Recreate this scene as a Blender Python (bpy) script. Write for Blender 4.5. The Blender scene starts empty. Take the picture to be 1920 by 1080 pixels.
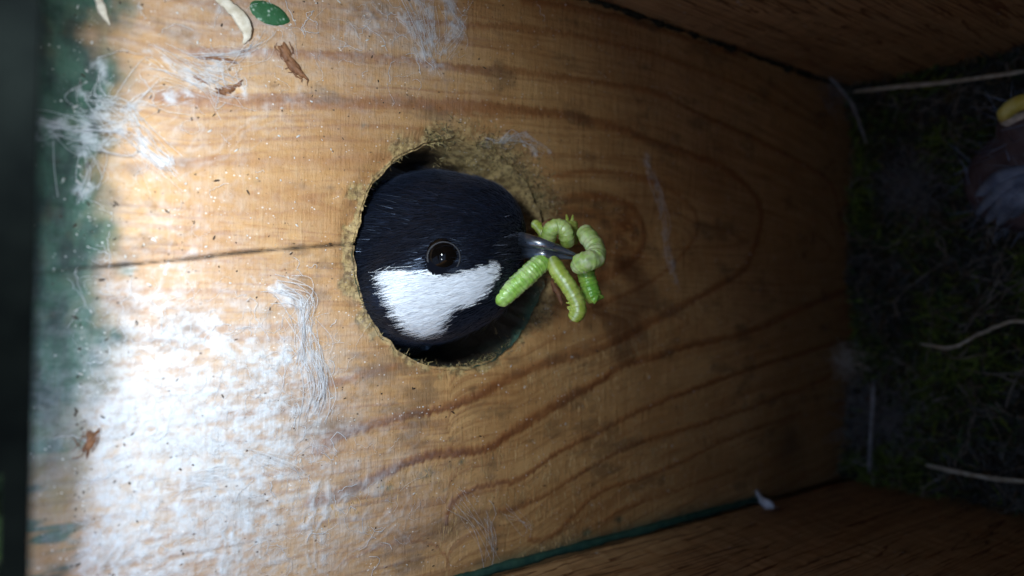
import bpy, bmesh, math, random
import numpy as np
from mathutils import Vector
from mathutils.bvhtree import BVHTree

random.seed(7)
rng = np.random.default_rng(7)
S = 0.001                       # everything below is measured in millimetres
ZH = 1.8                        # height of the entrance hole above the ground, metres
scene = bpy.context.scene
COL = scene.collection

# ------------------------------------------------------------------ camera
# box axes: u runs down the front board, v across it, w out of its inner face into the box
F = 1250.0
def _n(a): return a / np.linalg.norm(a)
_uc = _n(np.array([1807., -38., -F])); _vc = np.array([0, 1., 0]); _vc = _n(_vc - _uc * _vc.dot(_uc)); _wc = np.cross(_uc, _vc)
MB = np.array([_uc, _vc, _wc])
def ray(px, py): return MB @ np.array([(px - 960) / F, (540 - py) / F, -1.])
CAM = -82.353 * ray(862, 477)
def P(px, py, w=0.0):           # a point on a plane parallel to the front board
    r = ray(px, py); return CAM + (w - CAM[2]) / r[2] * r
def PU(px, py, u):              # a point on a level plane across the box
    r = ray(px, py); return CAM + (u - CAM[0]) / r[0] * r
def PV(px, py, v):              # a point on a side board
    r = ray(px, py); return CAM + (v - CAM[1]) / r[1] * r
def PD(px, py, d): return CAM + d * ray(px, py)
def W(p):                       # box millimetres -> world metres
    p = np.asarray(p, float)
    return np.stack([p[..., 1] * S, -p[..., 2] * S, ZH - p[..., 0] * S], -1)
RIGHT = MB @ np.array([1., 0, 0]); UP = MB @ np.array([0, 1., 0]); BACK = MB @ np.array([0, 0, 1.])

def Wd(d): return Vector((d[1], -d[2], -d[0]))
from mathutils import Matrix
cd = bpy.data.cameras.new('camera'); cam = bpy.data.objects.new('camera', cd); COL.objects.link(cam)
m = Matrix.Identity(4)
for i, a in enumerate((RIGHT, UP, BACK)):
    m.col[i].xyz = Wd(a)
m.translation = Vector(W(CAM))
cam.matrix_world = m
cd.sensor_width = 36; cd.lens = 36 * F / 1920
cd.clip_start = 0.002; cd.clip_end = 400
cd.dof.use_dof = True; cd.dof.focus_distance = 0.0755; cd.dof.aperture_fstop = 16
scene.camera = cam

# ------------------------------------------------------------------ world, sun, torch, exposure
world = bpy.data.worlds.new('World'); scene.world = world; world.use_nodes = True
wn = world.node_tree
for n in list(wn.nodes): wn.nodes.remove(n)
sky = wn.nodes.new('ShaderNodeTexSky'); sky.sky_type = 'NISHITA'; sky.sun_disc = False
SUN_EL, SUN_AZ = math.radians(38), math.radians(75)
sky.sun_elevation = SUN_EL; sky.sun_rotation = SUN_AZ
bg = wn.nodes.new('ShaderNodeBackground'); bg.inputs[1].default_value = 0.13
wo = wn.nodes.new('ShaderNodeOutputWorld')
wn.links.new(sky.outputs[0], bg.inputs[0]); wn.links.new(bg.outputs[0], wo.inputs[0])
sl = bpy.data.lights.new('sun', 'SUN'); sl.energy = 3.0; sl.angle = math.radians(0.5); sl.color = (1, .95, .87)
so = bpy.data.objects.new('sun', sl); COL.objects.link(so)
sd = Vector((math.sin(SUN_AZ) * math.cos(SUN_EL), math.cos(SUN_AZ) * math.cos(SUN_EL), math.sin(SUN_EL)))
so.rotation_euler = sd.to_track_quat('Z', 'Y').to_euler(); so.location = (0, 3, 5)

def torch(name, p, target, power, size, spread):      # the two white LEDs that leave the twin glints in the eye
    l = bpy.data.lights.new(name, 'AREA'); l.shape = 'DISK'; l.size = size * S; l.energy = power; l.color = (.80, .915, 1.0)
    l.spread = math.radians(spread)
    o = bpy.data.objects.new(name, l); COL.objects.link(o)
    o.location = W(p); d = Vector(W(target)) - Vector(W(p)); o.rotation_euler = d.to_track_quat('-Z', 'Y').to_euler()
torch('torch_led', CAM + np.array([-2.2, -13., -24]), P(240, 830), 0.0010, 6, 112)
torch('torch_led', CAM + np.array([-2.4, 15., -24]), P(300, 480), 0.0043, 6, 104)

scene.view_settings.view_transform = 'Standard'; scene.view_settings.look = 'None'
scene.view_settings.exposure = 2.35; scene.view_settings.gamma = 1.0; scene.view_settings.use_curve_mapping = False
scene.render.engine = 'CYCLES'
scene.cycles.use_denoising = True
scene.cycles.max_bounces = 6
scene.cycles.sample_clamp_indirect = 6
try: scene.cycles.denoising_prefilter = 'ACCURATE'
except Exception: pass

# ------------------------------------------------------------------ numpy noise
_LAT = rng.random((256, 256)).astype(np.float32)
def vnoise(x, y):
    xi = np.floor(x).astype(int); yi = np.floor(y).astype(int); fx = x - xi; fy = y - yi
    fx = fx * fx * (3 - 2 * fx); fy = fy * fy * (3 - 2 * fy)
    a = _LAT[xi & 255, yi & 255]; b = _LAT[(xi + 1) & 255, yi & 255]; c = _LAT[xi & 255, (yi + 1) & 255]; d = _LAT[(xi + 1) & 255, (yi + 1) & 255]
    return (a * (1 - fx) + b * fx) * (1 - fy) + (c * (1 - fx) + d * fx) * fy
def fbm(x, y, o=4, g=.5):
    s = 0; a = 1; t = 0
    for k in range(o):
        s = s + a * vnoise(x * 2 ** k + 17.3 * k, y * 2 ** k + 9.1 * k); t += a; a *= g
    return s / t
def sst(a, b, x):
    t = np.clip((x - a) / (b - a), 0, 1); return t * t * (3 - 2 * t)

# ------------------------------------------------------------------ mesh helpers
def mk(name, V, Fc, mat, parent=None, attrs=None, cols=None, smooth=True, origin=None, kind=None):
    """V in box millimetres; origin in world metres (of the thing)."""
    V = W(np.asarray(V, float).reshape(-1, 3))
    if parent is not None: origin = root_loc(parent)
    o0 = np.zeros(3) if origin is None else np.asarray(origin, float)
    me = bpy.data.meshes.new(name)
    me.from_pydata((V - o0).tolist() if len(V) < 60000 else [], [], Fc if len(V) < 60000 else [])
    if len(V) >= 60000:
        Fa = np.asarray(Fc, np.int32); k = Fa.shape[1]
        me.vertices.add(len(V)); me.vertices.foreach_set('co', (V - o0).astype(np.float32).ravel())
        me.loops.add(Fa.size); me.loops.foreach_set('vertex_index', Fa.ravel())
        me.polygons.add(len(Fa)); me.polygons.foreach_set('loop_start', np.arange(0, Fa.size, k, dtype=np.int32))
        me.polygons.foreach_set('loop_total', np.full(len(Fa), k, np.int32))
        me.update(calc_edges=True)
    if smooth: me.polygons.foreach_set('use_smooth', [True] * len(me.polygons))
    for an, av in (attrs or {}).items():
        a = me.attributes.new(an, 'FLOAT', 'POINT'); a.data.foreach_set('value', np.asarray(av, np.float32))
    if cols is not None:
        a = me.attributes.new('col', 'FLOAT_COLOR', 'POINT')
        c = np.ones((len(V), 4), np.float32); c[:, :3] = cols; a.data.foreach_set('color', c.ravel())
    me.update()
    if mat: me.materials.append(mat)
    o = bpy.data.objects.new(name, me); COL.objects.link(o)
    if parent is not None:
        o.parent = parent
    else: o.location = o0
    if kind: o['kind'] = kind
    return o
def root_loc(o):
    l = np.array(o.location)
    while o.parent is not None: o = o.parent; l = l + np.array(o.location)
    return l
def thing(name, label, cat, p, group=None):
    o = bpy.data.objects.new(name, None); COL.objects.link(o); o.location = W(p); o.empty_display_size = .002
    o['label'] = label; o['category'] = cat
    if group: o['group'] = group
    return o
def tag(o, label, cat, group=None):
    o['label'] = label; o['category'] = cat
    if group: o['group'] = group
    return o
def merge(parts):
    V = []; Fc = []; n = 0
    for v, f in parts:
        v = np.asarray(v).reshape(-1, 3); V.append(v); Fc += [tuple(i + n for i in q) for q in f]; n += len(v)
    return np.concatenate(V), Fc
def spline(pts, n):
    p = np.asarray(pts, float); p = np.vstack([2 * p[0] - p[1], p, 2 * p[-1] - p[-2]]); k = len(p) - 3
    out = []
    for t in np.linspace(0, k - 1e-6, n):
        i = int(t); f = t - i; a, b, c, d = p[i:i + 4]
        out.append(.5 * (2 * b + (c - a) * f + (2 * a - 5 * b + 4 * c - d) * f * f + (3 * b - a - 3 * c + d) * f ** 3))
    return np.array(out)
def tube(path, rad, k=10, flat=1.0, up=None, caps=True, bump=None):
    path = np.asarray(path, float); n = len(path); rad = np.broadcast_to(np.asarray(rad, float), (n,))
    t = np.gradient(path, axis=0); t /= np.linalg.norm(t, axis=1)[:, None] + 1e-12
    a = np.array(up if up is not None else BACK, float); V = []
    prev = None
    for i in range(n):
        if prev is None:
            x = a - t[i] * a.dot(t[i])
            if np.linalg.norm(x) < 1e-3: x = np.cross(t[i], [1., .3, .2])
        else: x = prev - t[i] * prev.dot(t[i])
        x = _n(x); prev = x; y = np.cross(t[i], x)
        for j in range(k):
            an = 2 * math.pi * j / k
            r = rad[i] * (1 if bump is None else bump(i / (n - 1), an))
            V.append(path[i] + r * (math.cos(an) * x * flat + math.sin(an) * y))
    Fc = [(i * k + j, i * k + (j + 1) % k, (i + 1) * k + (j + 1) % k, (i + 1) * k + j) for i in range(n - 1) for j in range(k)]
    if caps:
        Fc.append(tuple(range(k))[::-1]); Fc.append(tuple((n - 1) * k + j for j in range(k)))
    return np.array(V), Fc
def ball(c, r, ax=None, nu=16, nv=10):
    r = np.broadcast_to(np.asarray(r, float), (3,)); ax = np.eye(3) if ax is None else np.asarray(ax)
    V = []; Fc = []
    for i in range(nv + 1):
        th = math.pi * i / nv
        for j in range(nu):
            ph = 2 * math.pi * j / nu
            d = np.array([math.sin(th) * math.cos(ph), math.sin(th) * math.sin(ph), math.cos(th)]) * r
            V.append(np.asarray(c) + d @ ax)
    for i in range(nv):
        for j in range(nu):
            Fc.append((i * nu + j, (i + 1) * nu + j, (i + 1) * nu + (j + 1) % nu, i * nu + (j + 1) % nu))
    return np.array(V), Fc
def strands(root, d, nrm, ln, wd, curl=0.25, rows=3):
    """many flat tapering blades in one mesh: returns V, F and the index of the blade of each vertex"""
    N = len(root); side = np.cross(d, nrm); side /= np.linalg.norm(side, axis=1)[:, None] + 1e-9
    V = np.zeros((N, rows * 2, 3))
    for r in range(rows):
        f = r / (rows - 1); c = root + d * (ln * f)[:, None] - nrm * (curl * ln * f * f)[:, None]
        w_ = wd * (1 - .85 * f ** 1.5) * .5
        V[:, 2 * r] = c - side * w_[:, None]; V[:, 2 * r + 1] = c + side * w_[:, None]
    q = np.array([[2 * r, 2 * r + 1, 2 * r + 3, 2 * r + 2] for r in range(rows - 1)])
    Fc = (np.arange(N)[:, None, None] * rows * 2 + q[None]).reshape(-1, 4)
    idx = np.repeat(np.arange(N), rows * 2)
    return V.reshape(-1, 3), (Fc if N * rows * 2 >= 60000 else [tuple(x) for x in Fc.tolist()]), idx
def grid(nu, nv):
    i = np.arange(nu * nv).reshape(nu, nv)
    return np.stack([i[:-1, :-1], i[1:, :-1], i[1:, 1:], i[:-1, 1:]], -1).reshape(-1, 4)

# ------------------------------------------------------------------ material helpers
class NT:
    def __init__(s, name):
        s.m = bpy.data.materials.new(name); s.m.use_nodes = True; s.t = s.m.node_tree
        s.b = s.t.nodes['Principled BSDF']; s.out = s.t.nodes['Material Output']
    def n(s, t, **k):
        x = s.t.nodes.new(t)
        for a, v in k.items(): setattr(x, a, v)
        return x
    def l(s, a, b): s.t.links.new(a, b)
    def attr(s, name): return s.n('ShaderNodeAttribute', attribute_name=name)
    def coord(s, scale):          # scale per millimetre along (v, w, u)
        tc = s.n('ShaderNodeTexCoord'); mp = s.n('ShaderNodeMapping'); mp.inputs['Scale'].default_value = [1000 * q for q in scale]
        s.l(tc.outputs['Object'], mp.inputs[0]); return mp.outputs[0]
    def noise(s, scale, detail=4, rough=.55, dist=0):
        x = s.n('ShaderNodeTexNoise'); x.inputs['Scale'].default_value = 1; x.inputs['Detail'].default_value = detail
        x.inputs['Roughness'].default_value = rough; x.inputs['Distortion'].default_value = dist
        s.l(s.coord(scale), x.inputs['Vector']); return x.outputs[0]
    def voro(s, scale, feature='F1', rand=1):
        x = s.n('ShaderNodeTexVoronoi', feature=feature); x.inputs['Scale'].default_value = 1; x.inputs['Randomness'].default_value = rand
        s.l(s.coord(scale), x.inputs['Vector']); return x
    def rng(s, v, a, b, c=0, d=1):
        x = s.n('ShaderNodeMapRange'); x.interpolation_type = 'SMOOTHSTEP'
        x.inputs[1].default_value = a; x.inputs[2].default_value = b; x.inputs[3].default_value = c; x.inputs[4].default_value = d
        s.l(v, x.inputs[0]); return x.outputs[0]
    def math(s, op, a, b=None):
        x = s.n('ShaderNodeMath', operation=op)
        for i, v in enumerate((a, b)):
            if v is None: continue
            if isinstance(v, (int, float)): x.inputs[i].default_value = v
            else: s.l(v, x.inputs[i])
        return x.outputs[0]
    def mix(s, f, a, b, mode='MIX'):
        x = s.n('ShaderNodeMix', data_type='RGBA', blend_type=mode)
        for sock, v in ((x.inputs[0], f), (x.inputs[6], a), (x.inputs[7], b)):
            if isinstance(v, (int, float)): sock.default_value = v
            elif isinstance(v, tuple): sock.default_value = (*v, 1)
            else: s.l(v, sock)
        return x.outputs[2]
    def bump(s, h, strength, dist):
        x = s.n('ShaderNodeBump'); x.inputs['Strength'].default_value = strength; x.inputs['Distance'].default_value = dist * S
        s.l(h, x.inputs['Height']); s.l(x.outputs[0], s.b.inputs['Normal'])
    def set(s, rough=None, spec=None, base=None, **k):
        if rough is not None:
            s.b.inputs['Roughness'].default_value = rough if isinstance(rough, (int, float)) else .5
            if not isinstance(rough, (int, float)): s.l(rough, s.b.inputs['Roughness'])
        if spec is not None: s.b.inputs['Specular IOR Level'].default_value = spec
        if base is not None:
            if isinstance(base, tuple): s.b.inputs['Base Color'].default_value = (*base, 1)
            else: s.l(base, s.b.inputs['Base Color'])
        return s.m

def mottled(name, c1, c2, scale, rough=.7, spec=.3, bump=.3, bd=.1, sss=0.0):
    t = NT(name); f = t.rng(t.noise(scale, 5, .6), .3, .7)
    t.set(rough, spec, t.mix(f, c1, c2))
    if bump: t.bump(t.noise(tuple(q * 3 for q in scale), 4), bump, bd)
    if sss: t.b.inputs['Subsurface Weight'].default_value = sss; t.b.inputs['Subsurface Radius'].default_value = (.001, .0012, .0005); t.b.inputs['Subsurface Scale'].default_value = .6
    return t.m

def board_material():
    t = NT('front_board_pine')
    mott = t.noise((.10, .1, .07), 6, .65)
    grain = t.noise((1.6, 1.6, .10), 5, .6)              # fibres along the board
    saw = t.noise((.28, .5, 2.6), 4, .65)                # rough sawn marks across it
    base = t.mix(t.rng(mott, .3, .72), (.375, .185, .060), (.51, .292, .110))
    base = t.mix(t.math('MULTIPLY', t.rng(t.noise((.045, .05, .03), 5, .6), .42, .68), .45), base, (.27, .135, .05))
    base = t.mix(t.math('MULTIPLY', t.rng(t.attr('grn').outputs['Fac'], .48, .68), .60), base, (.25, .10, .030))
    base = t.mix(t.math('MULTIPLY', t.rng(grain, .4, .75), .30), base, (.27, .125, .042))
    base = t.mix(t.math('MULTIPLY', t.math('MULTIPLY', t.rng(saw, .48, .75), t.rng(t.noise((.06, .1, .06), 3), .4, .6)), .22), base, (.58, .42, .21))
    lt = t.attr('late').outputs['Fac']
    base = t.mix(t.math('MULTIPLY', t.rng(lt, 0, .5), .42), base, (.36, .135, .035))
    base = t.mix(t.math('MULTIPLY', lt, t.rng(t.noise((.5, .5, .25), 4), .2, .65, .55, 1)), base, (.155, .048, .012))
    # dirt, specks, droppings
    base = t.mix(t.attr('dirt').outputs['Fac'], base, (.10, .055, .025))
    fr = t.attr('fray').outputs['Fac']
    base = t.mix(t.math('MULTIPLY', fr, .85), base, t.mix(t.rng(t.noise((1.5, 1.5, 1.0), 5, .7), .38, .6), (.13, .085, .035), (.43, .31, .13)))
    al = t.attr('algae').outputs['Fac']
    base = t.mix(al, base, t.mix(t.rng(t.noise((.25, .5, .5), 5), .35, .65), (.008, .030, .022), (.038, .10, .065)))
    sk = t.attr('silk').outputs['Fac']
    skn = t.math('MULTIPLY', sk, t.rng(t.noise((.9, .9, .9), 8, .72, 0),   .22, .70, .40, 1))
    base = t.mix(skn, base, (.54, .56, .58))
    v = t.voro((1.1, 1.1, .8)); d = t.rng(v.outputs['Distance'], .05, .16, 1, 0)
    keep = t.rng(t.noise((.8, .8, .6), 3), .46, .58)
    base = t.mix(t.math('MULTIPLY', d, t.math('MULTIPLY', keep, .8)), base, (.045, .03, .02))
    v2 = t.voro((2.1, 2.1, 1.6)); d2 = t.rng(v2.outputs['Distance'], .08, .2, 1, 0)
    keep2 = t.rng(t.noise((.5, .5, .4), 4), .50, .62)
    base = t.mix(t.math('MULTIPLY', d2, t.math('MULTIPLY', keep2, .8)), base, (.72, .70, .66))
    ck = t.attr('crack_and_shade').outputs['Fac']
    base = t.mix(ck, base, (.02, .012, .007))  # near-black of the crack, and of the shade coloured into the hole wall
    t.set(t.rng(mott, .3, .7, .62, .8), .28, base)
    h = t.math('ADD', t.math('MULTIPLY', grain, .5), t.math('MULTIPLY', saw, .7))
    h = t.math('ADD', h, t.math('MULTIPLY', t.noise((3, 3, 3), 4, .7), .5))
    t.bump(h, .8, .22)
    return t.m

def plank_material(name, c1, c2, c3, sc=.35):
    t = NT(name)
    ring = t.noise((sc, sc, sc * .045), 3, .5, .4)
    bands = t.math('FRACT', t.math('MULTIPLY', ring, 9))
    fine = t.noise((1.4, 1.4, .07), 5)
    b = t.mix(t.rng(t.noise((.08, .08, .03), 4), .3, .7), c1, c2)
    b = t.mix(t.rng(bands, .62, .98), b, c3)
    b = t.mix(t.math('MULTIPLY', t.rng(fine, .4, .75), .4), b, c3)
    v = t.voro((.7, .7, .45)); d = t.rng(v.outputs['Distance'], .06, .2, 1, 0)
    b = t.mix(t.math('MULTIPLY', d, t.rng(t.noise((.3, .3, .2), 3), .52, .62)), b, (.35, .33, .3))
    t.set(.75, .25, b)
    t.bump(t.math('ADD', fine, t.math('MULTIPLY', t.noise((.6, .6, 2.4), 4), .5)), .7, .2)
    return t.m

def vcol(name, rough=.6, spec=.3, sheen=0, sss=0.0, aniso=0):
    t = NT(name); t.set(rough, spec, t.attr('col').outputs['Color'])
    if name == 'feathers': t.b.inputs['Specular Tint'].default_value = (.58, .72, 1, 1)
    if sheen: t.b.inputs['Sheen Weight'].default_value = sheen; t.b.inputs['Sheen Tint'].default_value = (.45, .6, 1, 1)
    if sss: t.b.inputs['Subsurface Weight'].default_value = sss; t.b.inputs['Subsurface Radius'].default_value = (.0008, .0012, .0004); t.b.inputs['Subsurface Scale'].default_value = .7
    return t.m

M_BOARD = board_material()
M_PLANK = plank_material('side_board_pine', (.34, .19, .08), (.43, .26, .115), (.12, .05, .018))
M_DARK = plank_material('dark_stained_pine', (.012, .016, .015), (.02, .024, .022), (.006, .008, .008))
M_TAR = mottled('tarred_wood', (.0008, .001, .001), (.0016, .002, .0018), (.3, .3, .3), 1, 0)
M_BACK = plank_material('back_board_pine', (.06, .045, .03), (.10, .075, .05), (.03, .02, .012))
M_ALG = mottled('algae_film', (.008, .035, .028), (.03, .075, .05), (.6, .6, .6), .6)
M_MOSS = vcol('moss_leaves', .7, .2)
M_SILK = mottled('spider_silk', (.52, .53, .55), (.70, .71, .73), (1, 1, 1), .45, .4, 0)
M_STRAW = mottled('dry_straw', (.28, .23, .15), (.50, .45, .34), (.7, .7, .7), .6, .3)
M_PALE = mottled('pale_fibre', (.40, .33, .23), (.62, .56, .46), (.8, .8, .8), .6, .3)
M_BARK = mottled('brown_scale', (.10, .04, .018), (.24, .11, .05), (.8, .8, .8), .6, .3)
M_GREY = mottled('grey_fluff', (.16, .155, .15), (.30, .295, .285), (.8, .8, .8), .8, .2)

# ------------------------------------------------------------------ outside: ground, shrub
t = NT('grass_ground'); t.set(.9, .2, t.mix(t.rng(t.noise((.002, .002, .002), 6), .35, .65), (.03, .06, .015), (.07, .09, .03))); M_GROUND = t.m
gm = bpy.data.meshes.new('ground'); gs = 150
gm.from_pydata([(-gs, -gs, 0), (gs, -gs, 0), (gs, gs, 0), (-gs, gs, 0)], [], [(0, 1, 2, 3)]); gm.materials.append(M_GROUND)
ground = bpy.data.objects.new('ground', gm); COL.objects.link(ground); ground['kind'] = 'structure'

# ------------------------------------------------------------------ the nest box
VB, VT, UT, TH = -40.1, 37.2, -43.6, 15.0
UN = 90.0                                   # level of the nest top
UBOT, WB = 118.0, 100.0
box = thing('nest_box', 'weathered pine nest box seen from inside with round entrance hole', 'nest box', (UBOT, 0, 40))

def L(px): return [P(x, y)[:2] for x, y in px]
LATE = [  # latewood lines of the front board, width in mm, strength
    ([(360, 96), (560, 100), (737, 110), (829, 120), (914, 129), (1056, 145), (1233, 174), (1315, 217), (1415, 260), (1500, 305), (1560, 350), (1580, 440)], .7, .7),
    ([(300, 182), (560, 184), (666, 188), (737, 188), (861, 197), (932, 200), (1020, 209), (1074, 218), (1162, 241), (1233, 269), (1300, 290), (1365, 320), (1410, 360), (1428, 400), (1420, 450), (1395, 505), (1340, 540), (1270, 580), (1200, 616), (1147, 644), (1060, 674), (984, 697), (906, 738), (857, 758), (764, 781), (703, 795), (641, 815), (597, 840)], .95, .95),
    ([(1590, 545), (1500, 580), (1410, 622), (1300, 647), (1232, 669), (1171, 685), (1130, 713), (1049, 758), (967, 807), (927, 836), (886, 848), (825, 852), (764, 868), (703, 897), (641, 925), (584, 941)], .95, 1),
    ([(1580, 640), (1480, 670), (1400, 695), (1300, 731), (1212, 766), (1130, 807), (1049, 848), (1008, 876), (967, 901), (919, 909), (878, 921), (845, 945), (836, 985)], .6, .8),
    ([(1560, 705), (1460, 745), (1400, 767), (1300, 800), (1232, 819), (1171, 840), (1090, 889), (1029, 925), (988, 946), (935, 962)], .5, .75),
    ([(1500, 775), (1375, 820), (1300, 855), (1212, 893), (1130, 921), (1082, 962), (1049, 994), (1016, 1015), (992, 1011)], .5, .7),
    ([(1380, 880), (1253, 925), (1171, 954), (1130, 982)], .4, .55),
    ([(640, 1052), (694, 1031), (755, 1015), (804, 1015), (837, 1043), (842, 1075)], .3, .45),
    ([(240, 308), (320, 305), (450, 300), (600, 298), (735, 292)], 1.0, .35),
    ([(613, 721), (682, 701), (743, 685)], .8, .55),
    ([(980, 0), (1038, 7), (1127, 25), (1233, 53), (1400, 110)], .7, .8),
    ([(760, 38), (868, 46), (1000, 57), (1100, 70), (1250, 110), (1400, 165), (1540, 240)], .6, .6),
    ([(1030, 378), (1120, 366), (1180, 385), (1207, 430), (1195, 480), (1140, 515), (1040, 540)], 1.1, .95),
    ([(1040, 330), (1140, 320), (1240, 345), (1300, 395), (1305, 440), (1260, 500), (1180, 550), (1080, 590)], .6, .6),
    ([(1040, 395), (1110, 400), (1160, 430), (1120, 470)], 1.8, .55),
    ([(170, 420), (330, 402), (520, 396), (680, 392)], .35, .25),
    ([(170, 560), (330, 552), (520, 545), (690, 548)], .35, .25),
    ([(150, 250), (330, 246), (520, 240), (760, 236), (860, 244)], .35, .28),
]
CRACK = [(20, 514), (100, 508), (150, 503), (230, 497), (300, 491), (380, 483), (450, 474), (560, 465), (625, 460), (690, 457)]

RH = 14.0
hole_r = lambda th: RH - .75 * np.maximum(0, -np.cos(th - 4)) ** 2 + .45 * (vnoise(th * 3 + 40, 0 * th) - .5) + .35 * (vnoise(th * 11 + 9, 0 * th + 3) - .5)
def dist_poly(U, V, pts, reach):
    """distance to a smooth line through pts, and which side; looks only near the line"""
    q = spline([(a, b, 0) for a, b in pts], max(12, 7 * len(pts)))[:, :2]
    D = np.full(U.shape, 99.); Sg = np.zeros(U.shape)
    for a, b in zip(q[:-1], q[1:]):
        lo = np.minimum(a, b) - reach; hi = np.maximum(a, b) + reach
        m_ = (U > lo[0]) & (U < hi[0]) & (V > lo[1]) & (V < hi[1])
        if not m_.any(): continue
        u, v = U[m_], V[m_]; e = b - a; tt = np.clip(((u - a[0]) * e[0] + (v - a[1]) * e[1]) / (e @ e + 1e-9), 0, 1)
        dx = u - a[0] - tt * e[0]; dy = v - a[1] - tt * e[1]; d = np.hypot(dx, dy)
        cur = D[m_]; better = d < cur
        cur[better] = d[better]; D[m_] = cur
        sg = Sg[m_]; s_ = np.sign(dx * e[1] - dy * e[0]); sg[better] = s_[better]; Sg[m_] = sg
    return D, Sg

WEBL = [([[(175, 200), (190, 215), (235, 215), (262, 260), (325, 322)], [(120, 240), (200, 230), (245, 262), (300, 305), (318, 325)], [(235, 216), (262, 190), (300, 178), (345, 176)], [(90, 245), (140, 250), (205, 262), (240, 240)], [(150, 290), (160, 330), (150, 380)], [(190, 130), (172, 180), (225, 215)]], 130, .55),
  ([[(285, 100), (345, 135), (400, 160), (455, 165)], [(355, 105), (400, 115), (470, 100), (500, 70)], [(340, 125), (395, 150), (420, 170)], [(380, 110), (410, 130), (420, 165), (450, 160)]], 110, .55),
  ([[(752, 0), (770, 55), (790, 100), (800, 112)], [(800, 0), (805, 60), (808, 115)], [(838, 0), (850, 40), (858, 60), (820, 110)], [(775, 0), (790, 60), (812, 112)]], 90, .75),
  ([[(505, 535), (548, 545), (563, 580), (566, 620)], [(565, 590), (572, 640), (565, 690)], [(575, 660), (597, 720), (592, 785)], [(570, 640), (590, 700), (600, 740)]], 170, .55),
  ([[(915, 262), (945, 268), (975, 258), (1000, 270), (1030, 285)], [(940, 264), (965, 256), (990, 265), (1005, 280)]], 30, .22),
  ([[(1212, 290), (1225, 340), (1240, 400), (1250, 460), (1270, 540)]], 9, .3)]   # guide lines of the cobwebs, thread count, spread
def right_d(U, V): return np.exp(-(((U - 16) / 9) ** 2 + ((V - 3) / 9) ** 2))
def build_front():
    st = .19
    us = np.arange(UT, UBOT - 14, st); vs = np.arange(VB, VT + .01, st)
    U, V = np.meshgrid(us, vs, indexing='ij'); nu, nv = U.shape
    r = np.hypot(U, V); th = np.arctan2(V, U); R = hole_r(th + 4)
    # pull the grid points next to the hole onto its rim
    ring = (r > R - st * .75) & (r < R + st * .75)
    U0, V0 = U.copy(), V.copy()
    U = np.where(ring, R * np.cos(th), U); V = np.where(ring, R * np.sin(th), V)
    r = np.hypot(U, V)
    late = np.zeros_like(U)
    def guide(k):
        q = spline([(a, b, 0) for a, b in L(LATE[k][0])], 200); q = q[np.argsort(q[:, 0])]; return np.interp(U, q[:, 0], q[:, 1])
    up_ = sst(-10, 6, V); vg = V - guide(0) * up_ - guide(3) * (1 - up_)
    vg = vg + .5 * (fbm(U * .1, V * .2 + 60, 3) - .5)
    grn = .55 * fbm(U * .035 + 5, vg * 1.5, 4, .6) + .45 * fbm(U * .10 + 35, vg * 3.0, 3, .6)
    wvar = .65 + .8 * fbm(U * .12 + 70, V * .12, 3)
    wob = (fbm(U * .12, V * .3, 3) - .5) * 1.0 + (fbm(U * 3.2, V * .45, 3) - .5) * 1.5
    for pts, wd, sg in LATE:
        D, Sd = dist_poly(U, V + wob * .55, L(pts), wd * 2.2 + 1)
        side = np.where(Sd > 0, 1.0, .55)
        late = np.maximum(late, (1 + .35 * sst(-12, -20, V)) * sg * np.clip(1.25 - .5 * wvar, .4, 1) * np.exp(-(np.maximum(D / wvar - wd * .12, 0) / (wd * .60 * side)) ** 2 * .9))
    Dc, _ = dist_poly(U, V, L(CRACK), 2)
    cw = .08 + .10 * vnoise(U * .5, U * 0)
    crack_and_shade = np.exp(-(Dc / cw) ** 2) * sst(UT - 1, UT + 8, U) * (.6 + .4 * vnoise(U * 1.3, U * 0 + 5))
    # silk residue: pale matted layer, heaviest low in the corner by the near side board
    blob = lambda px, py, ru, rv, p=None: np.exp(-(((U - P(px, py)[0]) / ru) ** 2 + ((V - P(px, py)[1]) / rv) ** 2))
    reg = .95 * blob(300, 1010, 17, 12) + .75 * blob(250, 800, 13, 9) + .45 * blob(480, 720, 10, 10) + .38 * blob(200, 640, 9, 10) + .2 * blob(250, 250, 16, 18) + .24 * blob(500, 60, 16, 8) + .22 * blob(760, 60, 8, 6) + .15 * blob(700, 980, 12, 8)
    # layer borders: iso-lines of a warped noise give the papery edges
    wx = U * .085 + 1.1 * fbm(U * .05, V * .05, 3); wy = V * .085 + 1.1 * fbm(U * .05 + 7, V * .05 + 3, 3)
    lay = fbm(wx + 3, wy + 1, 5, .55)
    rid = 1 - np.abs(2 * lay - 1); edge = np.exp(-((lay - .5) / .012) ** 2) + np.exp(-((lay - .43) / .010) ** 2) + .8 * np.exp(-((lay - .57) / .010) ** 2)
    fine = fbm(U * .7, V * 1.1, 5, .62)
    silk = np.clip(reg * (.42 + .75 * sst(.30, .72, fbm(U * .9, V * 1.6, 6, .68))) + reg * .9 * edge * sst(.35, .6, fbm(U * .25, V * .25, 3)), 0, 1)
    Ds, _ = dist_poly(U + (fine - .5) * 3, V, L([(520, 545), (562, 580), (570, 640), (580, 700), (596, 745), (590, 790)]), 4)
    silk = np.maximum(silk, .95 * np.exp(-(Ds / .85) ** 2) * sst(.38, .55, fbm(U * .8 + 4, V * .8, 4)))
    alg0 = sst(P(245, 500)[0], P(150, 500)[0], U + (fbm(U * .3, V * .22, 4) - .5) * 6 + 3.0 * sst(-18, -34, V))
    silk *= 1 - .75 * alg0
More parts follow.
